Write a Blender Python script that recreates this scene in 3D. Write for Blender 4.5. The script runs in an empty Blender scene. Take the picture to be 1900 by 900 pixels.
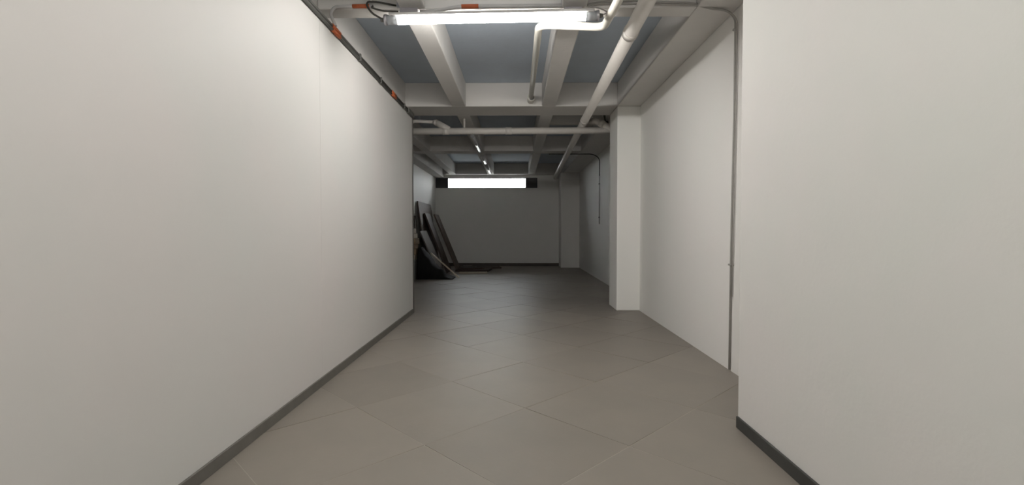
import bpy, bmesh, math, random
from mathutils import Vector, Matrix, noise
random.seed(7)
S = bpy.context.scene
C = S.collection
R = math.radians

# ------------------------------------------------------------------ camera
cd = bpy.data.cameras.new('camera')
cd.sensor_width = 36.0
cd.lens = 900.0 / 1900.0 * 36.0
cd.clip_start = 0.05
cam = bpy.data.objects.new('camera', cd)
C.objects.link(cam)
cam.location = (0, 0, 1.2)
cam.rotation_euler = (R(90 - 1.46), 0, R(0.637))
S.camera = cam

# ------------------------------------------------------------------ sky, exposure
W = bpy.data.worlds.new('sky')
S.world = W
W.use_nodes = True
bg = W.node_tree.nodes['Background']
bg.inputs[0].default_value = (0.97, 0.975, 1.0, 1)
bg.inputs[1].default_value = 24.0
S.view_settings.view_transform = 'Standard'
S.view_settings.look = 'None'
S.view_settings.gamma = 1.0
S.view_settings.use_curve_mapping = False
S.view_settings.exposure = 0.0
LAMP = 96.0                    # radiance of the lit tube in view
LAMP_DIM = 62.0                 # unseen tubes inferred from the bright near walls, dimmed to balance the light

# ------------------------------------------------------------------ measures
ZB = 3.03      # underside of beams and joists
ZS = 3.38      # underside of slab
XL = -1.51     # partition face
XR = 1.82      # near right wall
XRF = 1.98     # far right wall
XLF = -2.74    # far left wall
YE = 16.2      # end wall
YF = -3.6      # wall behind the viewer
ZP = 2.866     # top of partition
XU = -1.66     # set-back upper wall above the partition
XE = 1.476     # inner side of right edge beam

# ------------------------------------------------------------------ materials
MATS = {}
def mat(name, col, rough=0.6, var=0.0, scale=3.0, col2=None, bump=0.0, bscale=60.0, metal=0.0,
        emit=None, spec=0.5, rnd=0.0, stretch=None, alpha=None):
    if name in MATS:
        return MATS[name]
    m = bpy.data.materials.new(name)
    m.use_nodes = True
    nt = m.node_tree
    N, L = nt.nodes, nt.links
    b = N['Principled BSDF']
    b.inputs['Roughness'].default_value = rough
    b.inputs['Metallic'].default_value = metal
    b.inputs['Specular IOR Level'].default_value = spec
    b.inputs['Base Color'].default_value = (*col, 1)
    tc = N.new('ShaderNodeTexCoord')
    mp = N.new('ShaderNodeMapping')
    L.new(tc.outputs['Object'], mp.inputs[0])
    if stretch:
        mp.inputs['Scale'].default_value = stretch
    out = None
    if col2 or var:
        no = N.new('ShaderNodeTexNoise')
        no.inputs['Scale'].default_value = scale
        no.inputs['Detail'].default_value = 5
        no.inputs['Roughness'].default_value = 0.6
        L.new(mp.outputs[0], no.inputs['Vector'])
        rp = N.new('ShaderNodeValToRGB')
        c2 = col2 or tuple(c * (1 - var) for c in col)
        rp.color_ramp.elements[0].position = 0.3
        rp.color_ramp.elements[1].position = 0.7
        rp.color_ramp.elements[0].color = (*c2, 1)
        rp.color_ramp.elements[1].color = (*col, 1)
        L.new(no.outputs['Fac'], rp.inputs[0])
        out = rp.outputs[0]
    if rnd:
        oi = N.new('ShaderNodeObjectInfo')
        mr = N.new('ShaderNodeMapRange')
        mr.inputs[3].default_value = 1 - rnd
        mr.inputs[4].default_value = 1 + rnd
        L.new(oi.outputs['Random'], mr.inputs[0])
        hs = N.new('ShaderNodeHueSaturation')
        L.new(mr.outputs[0], hs.inputs['Value'])
        if out:
            L.new(out, hs.inputs['Color'])
        else:
            hs.inputs['Color'].default_value = (*col, 1)
        out = hs.outputs[0]
    if out:
        L.new(out, b.inputs['Base Color'])
    if bump:
        n2 = N.new('ShaderNodeTexNoise')
        n2.inputs['Scale'].default_value = bscale
        n2.inputs['Detail'].default_value = 6
        L.new(mp.outputs[0], n2.inputs['Vector'])
        bp = N.new('ShaderNodeBump')
        bp.inputs['Strength'].default_value = bump
        bp.inputs['Distance'].default_value = 0.01
        L.new(n2.outputs['Fac'], bp.inputs['Height'])
        L.new(bp.outputs[0], b.inputs['Normal'])
    if emit:
        b.inputs['Emission Color'].default_value = (*emit[0], 1)
        b.inputs['Emission Strength'].default_value = emit[1]
    MATS[name] = m
    return m

M_wall = mat('white_plaster', (0.88, 0.855, 0.83), 0.75, col2=(0.85, 0.855, 0.82), scale=0.8, bump=0.08, bscale=35)
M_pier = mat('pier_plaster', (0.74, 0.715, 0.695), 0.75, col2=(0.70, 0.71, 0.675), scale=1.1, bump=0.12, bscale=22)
M_panel = mat('painted_board', (0.67, 0.64, 0.62), 0.6, col2=(0.63, 0.635, 0.61), scale=0.7, bump=0.03, bscale=25)
M_core = mat('joint_filler', (0.52, 0.50, 0.47), 0.8)
M_conc = mat('painted_concrete', (0.70, 0.675, 0.65), 0.8, col2=(0.65, 0.64, 0.615), scale=2.2, bump=0.25, bscale=18)
M_slab = mat('grey_slab', (0.53, 0.60, 0.68), 0.85, col2=(0.48, 0.535, 0.60), scale=1.5, bump=0.25, bscale=14)
M_grout = mat('grout', (0.35, 0.32, 0.275), 0.8, var=0.1, scale=20)
M_tile = mat('porcelain_tile', (0.242, 0.215, 0.184), 0.45, spec=0.38, col2=(0.218, 0.197, 0.171), scale=2.6, bump=0.04, bscale=40, rnd=0.07)
M_skirt = mat('grey_skirting', (0.155, 0.147, 0.13), 0.5, var=0.2, scale=8)
M_skirtb = mat('brown_skirting', (0.075, 0.06, 0.05), 0.55, var=0.2, scale=8)
M_shade_strip = mat('shade_strip', (0.06, 0.06, 0.055), 0.7, var=0.35, scale=5)  # shade put into the colour, for the strip along the pier foot
M_pvc = mat('white_pvc', (0.66, 0.63, 0.59), 0.4, var=0.06, scale=6)
M_pvc2 = mat('cream_pvc', (0.66, 0.64, 0.57), 0.4, var=0.06, scale=6)
M_cond = mat('grey_conduit', (0.115, 0.115, 0.105), 0.5, var=0.25, scale=12)
M_condl = mat('pale_conduit', (0.50, 0.49, 0.48), 0.5, var=0.1, scale=12)
M_orange = mat('orange_coupling', (0.50, 0.12, 0.04), 0.5, var=0.2, scale=20)
M_cable = mat('dark_cable', (0.06, 0.058, 0.05), 0.5, var=0.2, scale=20)
M_cableg = mat('grey_cable', (0.40, 0.385, 0.36), 0.6, var=0.15, scale=14)
M_clip = mat('bracket_steel', (0.50, 0.49, 0.52), 0.35, metal=0.7, var=0.1, scale=10)
M_cap = mat('lamp_cap_plastic', (0.42, 0.44, 0.46), 0.25, var=0.1, scale=15)
M_tube = mat('lit_diffuser', (0.9, 0.9, 0.9), 0.4, emit=((1.0, 0.97, 0.93), LAMP))
M_tube_dim = mat('lit_diffuser_dim', (0.9, 0.9, 0.9), 0.4, emit=((1.0, 0.965, 0.92), LAMP_DIM))
M_off = mat('unlit_diffuser', (0.62, 0.62, 0.62), 0.22, var=0.05)
M_body = mat('lamp_body', (0.40, 0.40, 0.40), 0.4, var=0.1)
M_frame = mat('dark_aluminium', (0.045, 0.043, 0.047), 0.45, metal=0.3, var=0.2)
M_dpan = mat('dark_infill', (0.05, 0.048, 0.05), 0.4, var=0.3, scale=4)
M_post = mat('post_steel', (0.11, 0.10, 0.09), 0.5, metal=0.4, var=0.2)
M_wood_d = mat('dark_brown_board', (0.06, 0.035, 0.025), 0.65, col2=(0.04, 0.024, 0.018), scale=5, stretch=(1, 6, 1), bump=0.1)
M_wood_m = mat('umber_board', (0.12, 0.082, 0.062), 0.65, col2=(0.09, 0.062, 0.047), scale=5, stretch=(6, 1, 6), bump=0.1)
M_wood_g = mat('greyish_board', (0.13, 0.108, 0.093), 0.65, col2=(0.13, 0.115, 0.105), scale=4, stretch=(1, 5, 1), bump=0.08)
M_wood_p = mat('pale_timber', (0.55, 0.48, 0.38), 0.6, col2=(0.45, 0.38, 0.29), scale=5, stretch=(1, 1, 6), bump=0.1)
M_wood_t = mat('tan_timber', (0.30, 0.215, 0.13), 0.6, col2=(0.22, 0.15, 0.09), scale=6, stretch=(5, 1, 5), bump=0.1)
M_bag = mat('black_plastic', (0.012, 0.012, 0.012), 0.75, spec=0.2, var=0.3, scale=5, bump=0.5, bscale=9)
M_box = mat('grey_crate_plastic', (0.17, 0.175, 0.17), 0.6, var=0.2, scale=6)

def glass():
    m = bpy.data.materials.new('window_glass')
    m.use_nodes = True
    nt = m.node_tree
    nt.nodes.clear()
    o = nt.nodes.new('ShaderNodeOutputMaterial')
    t = nt.nodes.new('ShaderNodeBsdfTransparent')
    t.inputs[0].default_value = (0.95, 0.97, 0.97, 1)
    g = nt.nodes.new('ShaderNodeBsdfGlossy')
    g.inputs['Roughness'].default_value = 0.05
    f = nt.nodes.new('ShaderNodeFresnel')
    f.inputs[0].default_value = 1.45
    x = nt.nodes.new('ShaderNodeMixShader')
    nt.links.new(f.outputs[0], x.inputs[0])
    nt.links.new(t.outputs[0], x.inputs[1])
    nt.links.new(g.outputs[0], x.inputs[2])
    nt.links.new(x.outputs[0], o.inputs[0])
    return m
M_glass = glass()

# ------------------------------------------------------------------ mesh helpers
def bx(bm, x0, x1, y0, y1, z0, z1, mtx=None):
    vs = [bm.verts.new((x, y, z)) for x in (x0, x1) for y in (y0, y1) for z in (z0, z1)]
    if mtx:
        for v in vs:
            v.co = mtx @ v.co
    for f in ((0, 1, 3, 2), (4, 6, 7, 5), (0, 4, 5, 1), (2, 3, 7, 6), (0, 2, 6, 4), (1, 5, 7, 3)):
        bm.faces.new([vs[i] for i in f])
    return bm

def box(*a, **k):
    return bx(bmesh.new(), *a, **k)

def path_round(pts, rad, seg=6):
    """polyline with its inner corners rounded"""
    P = [Vector(p) for p in pts]
    out = [P[0]]
    for i in range(1, len(P) - 1):
        a, b, c = P[i - 1], P[i], P[i + 1]
        d1, d2 = (a - b), (c - b)
        r = min(rad, d1.length * 0.48, d2.length * 0.48)
        s, e = b + d1.normalized() * r, b + d2.normalized() * r
        for k in range(seg + 1):
            t = k / seg
            out.append(s * (1 - t) ** 2 + b * (2 * t * (1 - t)) + e * t * t)
    out.append(P[-1])
    return out

def tube(bm, pts, r, n=14, caps=True, r2=None):
    P = [Vector(p) for p in pts]
    T = []
    for i in range(len(P)):
        a = P[max(i - 1, 0)]
        b = P[min(i + 1, len(P) - 1)]
        T.append((b - a).normalized())
    up = Vector((0, 0, 1)) if abs(T[0].z) < 0.9 else Vector((1, 0, 0))
    u = T[0].cross(up).normalized()
    rings = []
    for i, p in enumerate(P):
        u = (u - T[i] * u.dot(T[i])).normalized()
        v = T[i].cross(u)
        rr = r if r2 is None else r + (r2 - r) * i / (len(P) - 1)
        rings.append([bm.verts.new(p + (u * math.cos(2 * math.pi * k / n) + v * math.sin(2 * math.pi * k / n)) * rr) for k in range(n)])
    for a, b in zip(rings, rings[1:]):
        for k in range(n):
            f = bm.faces.new((a[k], a[(k + 1) % n], b[(k + 1) % n], b[k]))
            f.smooth = True
    if caps:
        bm.faces.new(rings[0])
        bm.faces.new(rings[-1])
    return bm

def obj(name, bm, m, parent=None, bevel=0.0, seg=2):
    bmesh.ops.recalc_face_normals(bm, faces=bm.faces)
    me = bpy.data.meshes.new(name)
    bm.to_mesh(me)
    bm.free()
    me.materials.append(m)
    return link(name, me, parent, bevel, seg)

def link(name, me, parent=None, bevel=0.0, seg=2):
    o = bpy.data.objects.new(name, me)
    C.objects.link(o)
    if parent:
        o.parent = parent
        o.matrix_parent_inverse = parent.matrix_world.inverted()
    if bevel:
        b = o.modifiers.new('bevel', 'BEVEL')
        b.width = bevel
        b.segments = seg
        b.limit_method = 'ANGLE'
    return o

def empty(name, loc):
    o = bpy.data.objects.new(name, None)
    o.empty_display_size = 0.1
    C.objects.link(o)
    o.location = loc
    bpy.context.view_layer.update()
    return o

def tag(o, label, cat, group=None):
    o['label'] = label
    o['category'] = cat
    if group:
        o['group'] = group
    return o

def struct(o, label=None):
    o['kind'] = 'structure'
    if label:
        o['label'] = label
    return o

# ------------------------------------------------------------------ floor with diagonal square tiles
floor = struct(obj('floor', box(XLF, 2.3, YF, YE + 0.15, -0.12, -0.002), M_grout), 'grey porcelain floor tiles laid diagonally')
PITCH = 1.14
A0, B0 = -3.19, 2.155            # joint lines: x - y = A0 + k*PITCH and x + y = B0 + m*PITCH
GAP = 0.0028
TH = 0.02
def clip(poly, fn):
    out = []
    for i in range(len(poly)):
        p, q = poly[i], poly[(i + 1) % len(poly)]
        dp, dq = fn(p), fn(q)
        if dp >= 0:
            out.append(p)
        if (dp >= 0) != (dq >= 0):
            t = dp / (dp - dq)
            out.append((p[0] + (q[0] - p[0]) * t, p[1] + (q[1] - p[1]) * t))
    return out
def prism(poly, z0, z1):
    bm = bmesh.new()
    a = [bm.verts.new((x, y, z0)) for x, y in poly]
    b = [bm.verts.new((x, y, z1)) for x, y in poly]
    bm.faces.new(a[::-1])
    bm.faces.new(b)
    n = len(poly)
    for i in range(n):
        bm.faces.new((a[i], a[(i + 1) % n], b[(i + 1) % n], b[i]))
    return bm
h_ = PITCH / 2 - GAP * 1.414
full = [(h_, 0), (0, h_), (-h_, 0), (0, -h_)]
tile_me = None
for k in range(-16, 6):
    for m_ in range(-8, 18):
        u = A0 + (k + 0.5) * PITCH
        v = B0 + (m_ + 0.5) * PITCH
        cx, cy = (u + v) / 2, (v - u) / 2
        poly = [(cx + x, cy + y) for x, y in full]
        x_lo = XL + 0.002 if cy < 6.4 else XLF + 0.002
        pc = poly
        for fn in (lambda p: p[0] - x_lo, lambda p: XRF - 0.002 - p[0], lambda p: p[1] - YF - 0.002, lambda p: YE - 0.002 - p[1]):
            pc = clip(pc, fn)
            if len(pc) < 3:
                break
        if len(pc) < 3:
            continue
        area = abs(sum(pc[i][0] * pc[(i + 1) % len(pc)][1] - pc[(i + 1) % len(pc)][0] * pc[i][1] for i in range(len(pc)))) / 2
        if area < 0.004 or (cx < XL - 0.45 and cy < 6.4):
            continue
        if len(pc) == 4 and pc == poly:
            if tile_me is None:
                t = obj('tile', prism(full, -TH, 0), M_tile, floor)
                tile_me = t.data
            else:
                t = link('tile', tile_me, floor)
        else:
            t = obj('tile', prism([(x - cx, y - cy) for x, y in pc], -TH, 0), M_tile, floor)
        t.location = (cx, cy, random.uniform(-0.0006, 0.0003))
        t.rotation_euler = (R(random.uniform(-0.12, 0.12)), R(random.uniform(-0.12, 0.12)), 0)

# ------------------------------------------------------------------ walls
wl = struct(obj('wall_left', box(XL - 0.3, XL - 0.012, YF, 6.97, -0.002, ZP), M_core), 'long white partition of painted boards')
for y0, y1 in ((YF, 0.4), (0.4, 3.72), (3.72, 6.97)):
    obj('panel', box(XL - 0.012, XL, y0 + 0.0012, y1 - 0.0012, 0.0, ZP), M_panel, wl, 0.0012, 1)
struct(obj('wall_recess_left', box(XLF, XL - 0.3, 6.87, 6.97, -0.002, ZP), M_wall), 'short white wall closing the recess behind the partition')
struct(obj('wall_far_left', box(XLF - 0.15, XLF, 6.87, YE + 0.2, -0.002, ZS), M_wall), 'white far wall behind the leaning boards')
bm = box(XR, 2.3, YF, 7.6, -0.002, ZS)
wr = struct(obj('wall_right', bm, M_wall), 'white plastered wall along the open side of the passage')
obj('far_section', box(XRF, 2.3, 7.6, YE + 0.2, -0.002, ZS), M_wall, wr)
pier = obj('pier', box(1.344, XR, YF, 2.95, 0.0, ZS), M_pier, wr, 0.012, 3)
struct(obj('wall_front', box(XU - 0.15, 2.3, YF - 0.15, YF, -0.002, ZS), M_wall), 'white wall behind the viewer')
WX0, WX1, WZ0, WZ1 = -2.736, 0.666, 2.604, 2.946
bm = bmesh.new()
bx(bm, XLF, XRF, YE, YE + 0.2, -0.002, WZ0)
bx(bm, XLF, XRF, YE, YE + 0.2, WZ1, ZS)
bx(bm, WX1, XRF, YE, YE + 0.2, WZ0, WZ1)
struct(obj('wall_back', bm, M_wall), 'white end wall under the strip window')
struct(obj('column', box(XE, XRF, 7.22, 7.80, 0.0, ZB), M_wall, None, 0.012, 3), 'white square column standing under the crossing beams')
struct(obj('column', box(1.385, XRF, 15.5, YE, 0.0, ZB), M_wall, None, 0.01, 3), 'white pilaster in the far corner')
# skirtings, plus a dark strip for the shadow at the pier foot
struct(obj('baseboard_left', box(XL, XL + 0.013, YF, 6.97, 0, 0.068), M_skirt, None, 0.003), 'grey skirting along the partition')
struct(obj('baseboard_back', box(XLF, 1.385, YE - 0.014, YE, 0, 0.1), M_skirtb, None, 0.003), 'dark brown skirting under the end wall')
struct(obj('shade_strip_right', box(1.330, 1.344, YF, 2.94, 0, 0.07), M_shade_strip, None, 0.004), 'dark strip standing in for the shadow band at the foot of the near wall')  # added strip; its dark colour paints the blurred shadow along the wall foot
struct(obj('trim_1', box(XL - 0.1, XL + 0.012, 6.97, 7.0, 0.0, ZP), M_post, None, 0.003), 'dark steel edge strip closing the partition')

# ground outside, just below the strip window
M_ground = mat('outdoor_concrete', (0.30, 0.29, 0.27), 0.9, var=0.2, scale=0.6)
struct(obj('ground', box(-30, 30, YE + 0.2, 60, 2.2, 2.5), M_ground), 'pale paving outside the strip window')

# ------------------------------------------------------------------ ceiling: slab, beams, joists
ceil = struct(obj('ceiling', box(XLF - 0.15, 2.3, YF - 0.15, YE + 0.2, ZS, ZS + 0.2), M_slab), 'concrete slab ceiling crossed by painted beams')
BEAMS = [(-2.55, -2.3, XU, XE), (0.75, 1.0, XU, XE), (4.05, 4.23, XU, XE), (7.22, 7.80, XLF, XE), (11.28, 11.68, XLF, XE), (15.9, YE, XLF, XE)]
for y0, y1, x0, x1 in BEAMS:
    obj('beam', box(x0, x1, y0, y1, ZB, ZS), M_conc, ceil, 0.01)
obj('edge_beam', box(XE, XR, YF, 7.22, ZB, ZS), M_conc, ceil, 0.01)
obj('edge_beam', box(XE, XRF, 7.22, YE, ZB, ZS), M_conc, ceil, 0.01)
obj('edge_beam', box(XLF, -2.45, 7.80, YE, 2.946, ZS), M_conc, ceil, 0.01)
edges = [(YF, -2.55)] + [(BEAMS[i][1], BEAMS[i + 1][0]) for i in range(5)]
for i, (y0, y1) in enumerate(edges):
    for xc in (-2.12, -0.866, 0.465):
        if xc < XL and y0 < 7.5:
            continue
        obj('joist', box(xc - 0.103, xc + 0.103, y0, y1, ZB, ZS), M_conc, ceil, 0.01)
obj('edge_beam', box(XU - 0.15, XU, YF, 7.22, ZP, ZS), M_conc, ceil, 0.01)
obj('edge_beam', box(XLF, XU - 0.15, 6.87, 7.22, ZP, ZS), M_conc, ceil, 0.01)
obj('cross_rib', box(0.568, XE, 8.55, 8.75, 3.08, ZS), M_conc, ceil, 0.008)

# ------------------------------------------------------------------ strip window
win = struct(empty('window_1', ((WX0 + WX1) / 2, YE + 0.12, WZ0)), 'bright strip window high in the end wall')
PX0, PX1 = -2.32, 0.27
fy0, fy1 = YE + 0.06, YE + 0.12
bm = bmesh.new()
for a in ((WX0, WX1, WZ0, WZ0 + 0.02), (WX0, WX1, WZ1 - 0.02, WZ1), (WX0, WX0 + 0.03, WZ0 + 0.02, WZ1 - 0.02), (WX1 - 0.03, WX1, WZ0 + 0.02, WZ1 - 0.02),
          (PX0 - 0.02, PX0, WZ0 + 0.02, WZ1 - 0.02), (PX1, PX1 + 0.02, WZ0 + 0.02, WZ1 - 0.02)):
    bx(bm, a[0], a[1], fy0, fy1, a[2], a[3])
obj('window_frame', bm, M_frame, win)
obj('pane', box(PX0, PX1, fy0 + 0.025, fy0 + 0.031, WZ0 + 0.02, WZ1 - 0.02), M_glass, win)
for a, b in ((WX0 + 0.03, PX0 - 0.02), (PX1 + 0.02, WX1 - 0.03)):
    obj('blind_panel', box(a, b, fy0 + 0.02, fy0 + 0.035, WZ0 + 0.02, WZ1 - 0.02), M_dpan, win)

# ------------------------------------------------------------------ strip lamps
def tube_lamp(name, xa, xb, y, za, zb, lit, beam_y):
    root = empty(name, ((xa + xb) / 2, y, (za + zb) / 2))
    def at(x):
        return za + (zb - za) * (x - xa) / (xb - xa)
    r = 0.037
    cap = 0.13
    a, b = Vector((xa, y, at(xa))), Vector((xb, y, at(xb)))
    d = (b - a).normalized()
    obj('diffuser', tube(bmesh.new(), [a + d * cap, b - d * cap], r, 20), lit, root)
    hb = box(xa + cap * 0.5, xb - cap * 0.5, y - 0.048, y + 0.048, 0.018, r + 0.003)
    for v in hb.verts:
        v.co.z += at(v.co.x)
    obj('housing', hb, M_condl, root, 0.004)
    for s, p in ((1, a), (-1, b)):
        q = p + d * s * cap
        e = obj('end_cap', tube(bmesh.new(), [q, p + d * s * 0.045], r * 1.02, 20), M_cap, root)
        obj('ring', tube(bmesh.new(), [p + d * s * 0.045, p + d * s * 0.022], r * 1.12, 20), M_clip, e)
        obj('cable_gland', tube(bmesh.new(), [p + d * s * 0.022, p - d * s * 0.01], r * 0.55, 14, r2=r * 0.4), M_cond, e)
    for fx in (0.115, 0.875):
        x = xa + (xb - xa) * fx
        z = at(x)
        k = obj('bracket', box(x - 0.10, x + 0.10, beam_y - 0.012, beam_y, ZB + 0.005, ZB + 0.16), M_clip, root, 0.004)
        bm = box(x - 0.075, x + 0.075, y - 0.02, beam_y - 0.012, z + r + 0.001, z + r + 0.012)
        bx(bm, x - 0.075, x + 0.075, beam_y - 0.024, beam_y - 0.012, z + r + 0.012, ZB + 0.05)
        obj('hanger_arm', bm, M_clip, k, 0.003)
        obj('bolt', tube(bmesh.new(), [(x - 0.02, beam_y - 0.012, ZB + 0.105), (x - 0.02, beam_y - 0.03, ZB + 0.105)], 0.016, 6), M_cond, k)
    return root
lamp = tube_lamp('strip_lamp', -1.10, 0.68, 3.97, 2.905, 2.932, M_tube, 4.05)
tag(lamp, 'lit white tube lamp hanging below the nearest crossing beam', 'lamp', 'tube lamps on the beams')
lamp2 = tube_lamp('strip_lamp', -0.95, 0.83, 0.67, 2.92, 2.92, M_tube_dim, 0.75)
tag(lamp2, 'lit white tube lamp on the beam above the viewer', 'lamp', 'tube lamps on the beams')
lamp3 = tube_lamp('strip_lamp', -0.95, 0.83, -2.63, 2.92, 2.92, M_tube_dim, -2.55)
tag(lamp3, 'lit white tube lamp on the beam behind the viewer', 'lamp', 'tube lamps on the beams')

def batten(x, y0, y1, label):
    root = empty('batten_light', (x, (y0 + y1) / 2, ZB - 0.02))
    obj('housing', box(x - 0.04, x + 0.04, y0, y1, ZB - 0.025, ZB), M_body, root, 0.004)
    obj('diffuser', tube(bmesh.new(), [(x, y0 + 0.03, ZB - 0.05), (x, y1 - 0.03, ZB - 0.05)], 0.032, 16), M_off, root)
    for ya, yb in ((y0, y0 + 0.03), (y1 - 0.03, y1)):
        obj('end_cap', tube(bmesh.new(), [(x, ya, ZB - 0.05), (x, yb, ZB - 0.05)], 0.036, 16), M_body, root)
    return tag(root, label, 'light', 'unlit battens under the joist')
batten(-0.85, 9.2, 11.0, 'unlit grey batten light nearest the white cross pipe')
batten(-0.85, 11.75, 13.0, 'unlit batten light in the middle of the line of three')
batten(-0.85, 13.5, 15.2, 'unlit batten light shining with daylight near the strip window')

# ------------------------------------------------------------------ drain pipes
def pipe_thing(name, pts, r, m, label, rad=0.09, collars=(), cat='pipe', ends=()):
    root = empty(name, pts[0])
    P = path_round(pts, rad, 7)
    obj('pipe_run', tube(bmesh.new(), P, r, 20), m, root)
    for a, b, k in collars:
        a, b = Vector(a), Vector(b)
        obj('collar', tube(bmesh.new(), [a, b], r * k, 20), m, root)
    return tag(root, label, cat)
def along(p, q, t, w=0.09):
    p, q = Vector(p), Vector(q)
    d = (q - p).normalized()
    c = p + (q - p) * t
    return (c - d * w / 2, c + d * w / 2, 1.12)
pa, pb = (0.92, 0.2, 2.955), (1.243, YE - 0.3, 2.955)
pipe_thing('drain_pipe', [pa, pb, (1.25, YE + 0.0, 2.94)], 0.063, M_pvc, 'thick white drain pipe running down the passage under the beams',
           collars=[along(pa, pb, t) for t in (0.265, 0.485, 0.73)])
ta, tb = (XLF + 0.01, 8.02, 2.825), (XRF - 0.01, 8.02, 2.835)
cross = pipe_thing('cross_pipe', [ta, tb], 0.054, M_pvc, 'white horizontal pipe crossing the passage behind the column',
           collars=[along(ta, tb, t, 0.1) for t in (0.33, 0.55)])
obj('hanger_rod', tube(bmesh.new(), [(-0.873, 8.02, 2.83), (-0.873, 8.02, ZB)], 0.017, 10), M_pvc, cross)
bmz = tube(bmesh.new(), [(-1.12, 8.02, 2.85), (-1.335, 8.02, 2.968)], 0.052, 18)
br = obj('wye_branch', bmz, M_pvc, cross)
obj('reducer', tube(bmesh.new(), [(-1.335, 8.02, 2.968), (-1.39, 8.02, 2.982)], 0.056, 18, r2=0.03), M_pvc, br)
obj('thin_pipe', tube(bmesh.new(), path_round([(-1.38, 8.02, 2.98), (-1.70, 8.02, 2.995), (-1.745, 8.02, 2.96), (-1.80, 8.02, 2.84)], 0.05), 0.026, 14), M_pvc, br)
br = obj('wye_branch', tube(bmesh.new(), path_round([(1.60, 8.0, 2.815), (1.285, 8.0, 2.995), (1.13, 8.25, 2.975)], 0.06), 0.055, 18), M_pvc, cross)
obj('socket', tube(bmesh.new(), [(1.33, 8.0, 2.97), (1.41, 8.0, 2.924)], 0.064, 18), M_pvc, br)
obj('vent_elbow', tube(bmesh.new(), path_round([(1.50, 8.15, 2.9), (1.50, 8.2, 3.0), (1.44, 8.3, 3.36)], 0.06), 0.03, 12), M_cond, br)
# small white drain that ducks under the lamp beam
dp = [(0.62, 0.6, 2.83), (0.745, 3.5, 2.885), (0.755, 4.30, 2.975), (0.19, 4.30, 3.0), (0.195, 7.21, 3.12)]
sm = pipe_thing('branch_pipe', dp, 0.034, M_pvc2, 'slim cream pipe bending twice behind the lit tube lamp', rad=0.10)
fl = obj('clean_out', tube(bmesh.new(), [(0.197, 7.0, 3.105), (0.197, 7.215, 3.112)], 0.052, 20), M_pvc2, sm)
obj('cap', tube(bmesh.new(), [(0.205, 6.985, 3.095), (0.205, 7.0, 3.096)], 0.036, 20), M_cond, fl)

# ------------------------------------------------------------------ electrical conduits and cables
zc = 2.832
root = empty('conduit_run', (XL, 3.0, zc))
for dz, dx in ((0.016, 0.014), (-0.014, 0.016)):
    obj('conduit', tube(bmesh.new(), [(XL + dx, YF + 0.02, zc + dz), (XL + dx, 6.96, zc + dz)], 0.013, 10), M_cond, root)
for y in (2.6, 3.3, 4.6, 5.3, 6.4):
    obj('clip', box(XL, XL + 0.034, y, y + 0.025, zc - 0.034, zc + 0.034), M_cond, root, 0.004)
for y0, y1 in ((3.93, 4.10), (5.78, 5.98)):
    for dz in (0.016, -0.014):
        obj('coupling', tube(bmesh.new(), [(XL + 0.0175, y0, zc + dz), (XL + 0.0175, y1, zc + dz)], 0.0165, 12), M_orange, root)
obj('junction', box(XL, XL + 0.04, 6.62, 6.94, zc - 0.035, zc + 0.03), M_cond, root, 0.006)
tag(root, 'dark grey twin conduit with orange couplings along the partition top', 'conduit')

yb = 4.034
root = empty('lamp_conduit', (-1.4, yb, 3.04))
obj('conduit', tube(bmesh.new(), path_round([(XL + 0.02, 4.0, 2.87), (XL - 0.03, 4.02, 2.98), (XL + 0.0, yb, 3.043), (-1.19, yb, 3.048)], 0.05), 0.013, 12), M_condl, root)
obj('coupling', tube(bmesh.new(), [(-1.36, yb, 3.046), (-1.22, yb, 3.047)], 0.0165, 12), M_orange, root)
tag(root, 'short pale conduit with orange sleeve from partition to lamp', 'conduit')

root = empty('beam_conduit', (0, yb, 3.04))
obj('conduit', tube(bmesh.new(), path_round([(-0.80, yb - 0.01, 2.995), (-0.66, yb - 0.01, 3.002), (-0.48, yb, 3.04), (0.55, yb, 3.045)], 0.08), 0.014, 12), M_condl, root)
obj('coupling', tube(bmesh.new(), [(-0.46, yb, 3.04), (-0.32, yb, 3.041)], 0.0175, 12), M_orange, root)
tag(root, 'pale conduit with orange sleeve lying above the lit lamp', 'conduit')

def loop_cable(name, pts, r, m, label, rad=0.05, clips=()):
    root = empty(name, pts[0])
    obj('cable_run', tube(bmesh.new(), path_round(pts, rad, 6), r, 8), m, root)
    for c in clips:
        obj('clip', box(*c), M_cableg, root, 0.002)
    return tag(root, label, 'cable')
loop_cable('lamp_cable', [(-1.0, yb, 3.05), (-1.15, yb - 0.01, 3.075), (-1.225, yb - 0.03, 3.07), (-1.23, yb - 0.05, 3.03), (-1.19, 3.99, 2.97), (-1.10, 3.975, 2.915)], 0.008, M_cable,
           'dark cable looping into the lamp end beside the partition')
loop_cable('lamp_cable', [(-0.98, yb, 3.0), (-1.12, yb - 0.005, 3.005), (-1.20, yb - 0.01, 3.03), (-1.19, yb - 0.006, 3.047)], 0.008, M_cable,
           'short dark cable behind the looped one at the lamp bracket')
loop_cable('lamp_cable', [(0.52, yb, 3.03), (0.62, yb, 3.06), (0.78, yb, 3.08), (1.0, yb, 3.085), (1.17, yb, 3.066), (1.45, yb, 3.058), (1.62, 4.05, 3.016), (1.74, 4.08, 3.015), (XR - 0.012, 4.09, 2.96), (XR - 0.012, 4.09, 2.2), (XR - 0.012, 4.12, 1.2), (XR - 0.012, 4.13, 0.01)], 0.009, M_cableg,
           'grey cable running down the wall to the floor', rad=0.09,
           clips=[(XR - 0.026, XR, 4.07, 4.115, 2.86, 2.875), (XR - 0.026, XR, 4.09, 4.15, 0.9, 0.915)])
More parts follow.
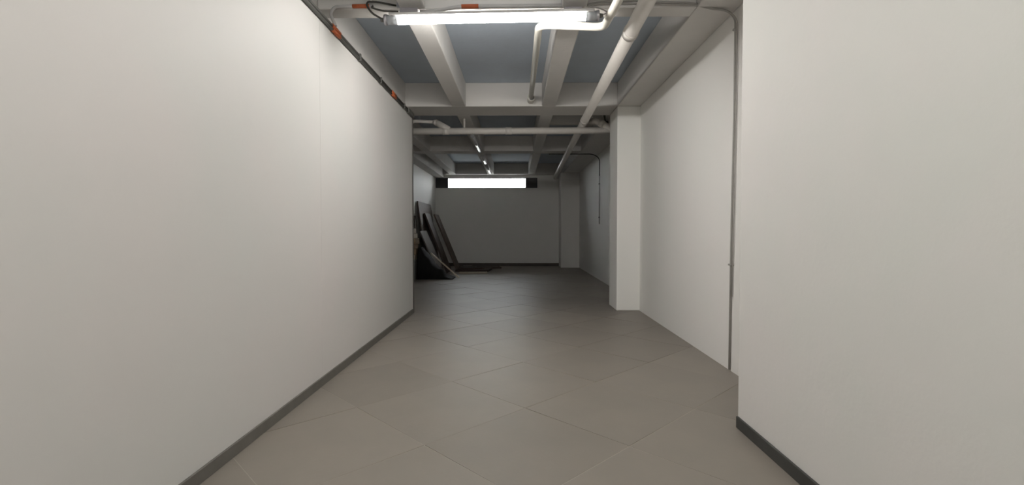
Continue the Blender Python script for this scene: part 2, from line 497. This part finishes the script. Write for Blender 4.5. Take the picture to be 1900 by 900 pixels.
loop_cable('lamp_cable', [(0.68, 3.965, 2.935), (0.74, 3.98, 2.96), (0.66, 4.0, 3.01), (0.56, yb - 0.02, 3.03), (0.70, yb - 0.012, 3.055), (0.86, yb, 3.06), (1.1, yb, 3.05), (1.45, yb, 3.045), (1.60, 4.05, 3.012), (1.72, 4.05, 3.008), (XR - 0.012, 4.055, 2.94), (XR - 0.012, 4.06, 2.2), (XR - 0.012, 4.085, 1.2), (XR - 0.012, 4.10, 0.64)], 0.006, M_cableg,
           'thinner grey cable ending halfway down the wall above the floor', rad=0.07)
loop_cable('wall_cable', [(0.75, 11.66, ZB - 0.012), (1.80, 11.66, ZB - 0.012), (XRF - 0.012, 11.7, 2.93), (XRF - 0.012, 11.7, 2.5)], 0.011, M_cable,
           'dark cable under the far beam turning down behind the column', rad=0.1)
root = empty('wall_conduit', (XRF, 11.7, 1.2))
obj('conduit', tube(bmesh.new(), [(XRF - 0.012, 11.7, 2.5), (XRF - 0.012, 11.7, 1.35)], 0.013, 10), M_condl, root)
for z in (1.5, 2.3):
    obj('clip', box(XRF - 0.03, XRF, 11.675, 11.725, z, z + 0.02), M_cond, root)
tag(root, 'pale vertical conduit on the far wall behind the column', 'conduit')

# ------------------------------------------------------------------ leaning boards and rubbish in the recess
def leaning(name, xt, zt, xb, y0, y1, th, m, label, cat, zb=0.0, group=None, dy=0.0):
    """a board whose long side runs from the floor line (xb) up to its top edge (xt, zt), spanning y0..y1"""
    d = Vector((xt - xb, 0, zt - zb)).normalized()
    n = Vector((d.z, 0, -d.x))
    if n.x < 0:
        n = -n
    bm = bmesh.new()
    a = Vector((xb, 0, zb)); b = Vector((xt, 0, zt))
    # lift so that the lower outer corner touches the floor
    lift = max(0.0, -(a - n * 0.0 + n * th).z)
    vs = []
    for p, sh in ((a, 0.0), (b, dy)):
        for y in (y0 + sh, y1 + sh):
            for t in (0, th):
                q = p + n * t
                vs.append(bm.verts.new((q.x, y, q.z + lift)))
    for f in ((0, 1, 3, 2), (4, 6, 7, 5), (0, 4, 5, 1), (2, 3, 7, 6), (0, 2, 6, 4), (1, 5, 7, 3)):
        bm.faces.new([vs[i] for i in f])
    o = obj(name, bm, m, None, 0.003, 1)
    return tag(o, label, cat, group)

leaning('tall_panel', -2.71, 1.98, -2.42, 13.05, 15.0, 0.03, M_wood_m, 'tallest brown panel leaning flat against the far wall', 'panel')
leaning('plank', -2.62, 1.66, -1.98, 13.5, 14.25, 0.05, M_wood_d, 'dark brown plank leaning in front of the tallest panel', 'plank')
leaning('plank', -2.50, 1.66, -1.82, 14.4, 15.1, 0.05, M_wood_m, 'lighter brown plank leaning farthest from the partition', 'plank')
leaning('board', -2.53, 1.17, -2.02, 12.45, 13.35, 0.03, M_wood_g, 'greyish brown board leaning above the black sack', 'board')
leaning('narrow_board', -2.735, 1.58, -2.60, 12.75, 12.95, 0.025, M_wood_d, 'narrow dark board upright behind the stacked timbers', 'board')
# pale batten resting on the sack
bm = bmesh.new()
a, b = Vector((-1.44, 11.99, 0.02)), Vector((-2.12, 11.86, 0.64))
d = (b - a).normalized(); s = Vector((0, 1, 0)).cross(d).normalized(); t_ = d.cross(s)
vs = [bm.verts.new(p + s * i * 0.015 + t_ * j * 0.03) for p in (a, b) for i in (-1, 1) for j in (-1, 1)]
for f in ((0, 1, 3, 2), (4, 6, 7, 5), (0, 4, 5, 1), (2, 3, 7, 6), (0, 2, 6, 4), (1, 5, 7, 3)):
    bm.faces.new([vs[i] for i in f])
tag(obj('batten', bm, M_wood_p, None, 0.003, 1), 'pale thin batten leaning diagonally over the black sack', 'batten')

# black sack, slumped: high at the wall, thinning out towards the passage
bm = bmesh.new()
NU, NV = 26, 12
grid = []
for i in range(NU + 1):
    u = i / NU
    x = -2.45 + u * 0.88
    top = 0.86 * (1 - u) ** 1.35 + 0.02 if u > 0.04 else 0.78
    row = []
    for j in range(NV + 1):
        ph = math.pi * j / NV
        e = abs(math.sin(ph)) ** 0.55
        y = 12.02 - math.copysign(abs(math.cos(ph)) ** 0.6, math.cos(ph)) * 0.27
        z = top * e
        nz = noise.noise(Vector((x * 4, y * 4, z * 5))) * 0.05 + noise.noise(Vector((x * 11, y * 11, z * 9))) * 0.02
        y += nz * (0.4 if j in (0, NV) else 1)
        z = max(0.0, z + nz * e) if 0 < j < NV else 0.0
        row.append(bm.verts.new((x + nz * 0.5, y, z)))
    grid.append(row)
for i in range(NU):
    for j in range(NV):
        f = bm.faces.new((grid[i][j], grid[i + 1][j], grid[i + 1][j + 1], grid[i][j + 1]))
        f.smooth = True
bm.faces.new(grid[0]); bm.faces.new(grid[-1][::-1])
for i in range(NU):
    bm.faces.new((grid[i][0], grid[i][NV], grid[i + 1][NV], grid[i + 1][0]))
tag(obj('black_sack', bm, M_bag), 'slumped black plastic sack on the floor under the boards', 'sack')

# grey crate with timbers stacked on it, half hidden by the partition
root = empty('grey_crate', (-2.6, 12.0, 0))
obj('body', box(-2.73, -2.47, 11.62, 12.3, 0.0, 0.44), M_box, root, 0.01)
obj('rim', box(-2.735, -2.458, 11.608, 12.312, 0.44, 0.48), M_box, root, 0.006)
tag(root, 'grey crate on the floor under the stacked timbers', 'crate')
z = 0.48
names = ['lowest', 'second from bottom', 'third from bottom', 'fourth from bottom', 'fifth from bottom', 'topmost']
for i in range(6):
    hgt = (0.13, 0.15, 0.12, 0.14, 0.13, 0.13)[i]
    off = (0.0, 0.03, -0.01, 0.012, -0.03, -0.06)[i]
    mm = (M_wood_p, M_wood_t, M_wood_t, M_wood_t, M_wood_p, M_wood_p)[i]
    o = obj('timber', box(-2.73, -2.49 + off, 11.72 + 0.02 * (i % 2), 12.25 - 0.03 * (i % 3), z, z + hgt - 0.006), mm, None, 0.01)
    tag(o, 'short timber block, %s in the stack on the grey crate' % names[i], 'timber', 'timbers stacked on the crate')
    z += hgt - 0.006

# loose boards lying on the floor
def flat(name, x0, x1, y0, y1, z0, th, rz, m, label):
    mt = Matrix.Translation(((x0 + x1) / 2, (y0 + y1) / 2, z0)) @ Matrix.Rotation(R(rz), 4, 'Z')
    hx, hy = (x1 - x0) / 2, (y1 - y0) / 2
    return tag(obj(name, box(-hx, hx, -hy, hy, 0, th, mtx=mt), m, None, 0.003, 1), label, 'board')
flat('floor_board', -1.62, -0.84, 13.35, 13.65, 0.002, 0.03, 2, M_wood_p, 'pale narrow board flat on the floor, in front of the dark ones')
flat('floor_board', -1.75, -0.80, 13.85, 14.75, 0.002, 0.06, -5, M_wood_d, 'dark board lying lowest of the flat pile')
flat('floor_board', -1.72, -0.98, 14.0, 14.6, 0.063, 0.05, 6, M_wood_d, 'dark board lying across the lowest flat board')
flat('floor_board', -1.70, -1.42, 14.85, 15.25, 0.002, 0.09, 0, M_wood_g, 'small greyish board end behind the dark flat boards')
flat('floor_board', -1.25, -0.55, 15.0, 15.6, 0.002, 0.05, 12, M_wood_d, 'dark board askew on the floor nearest the end wall')
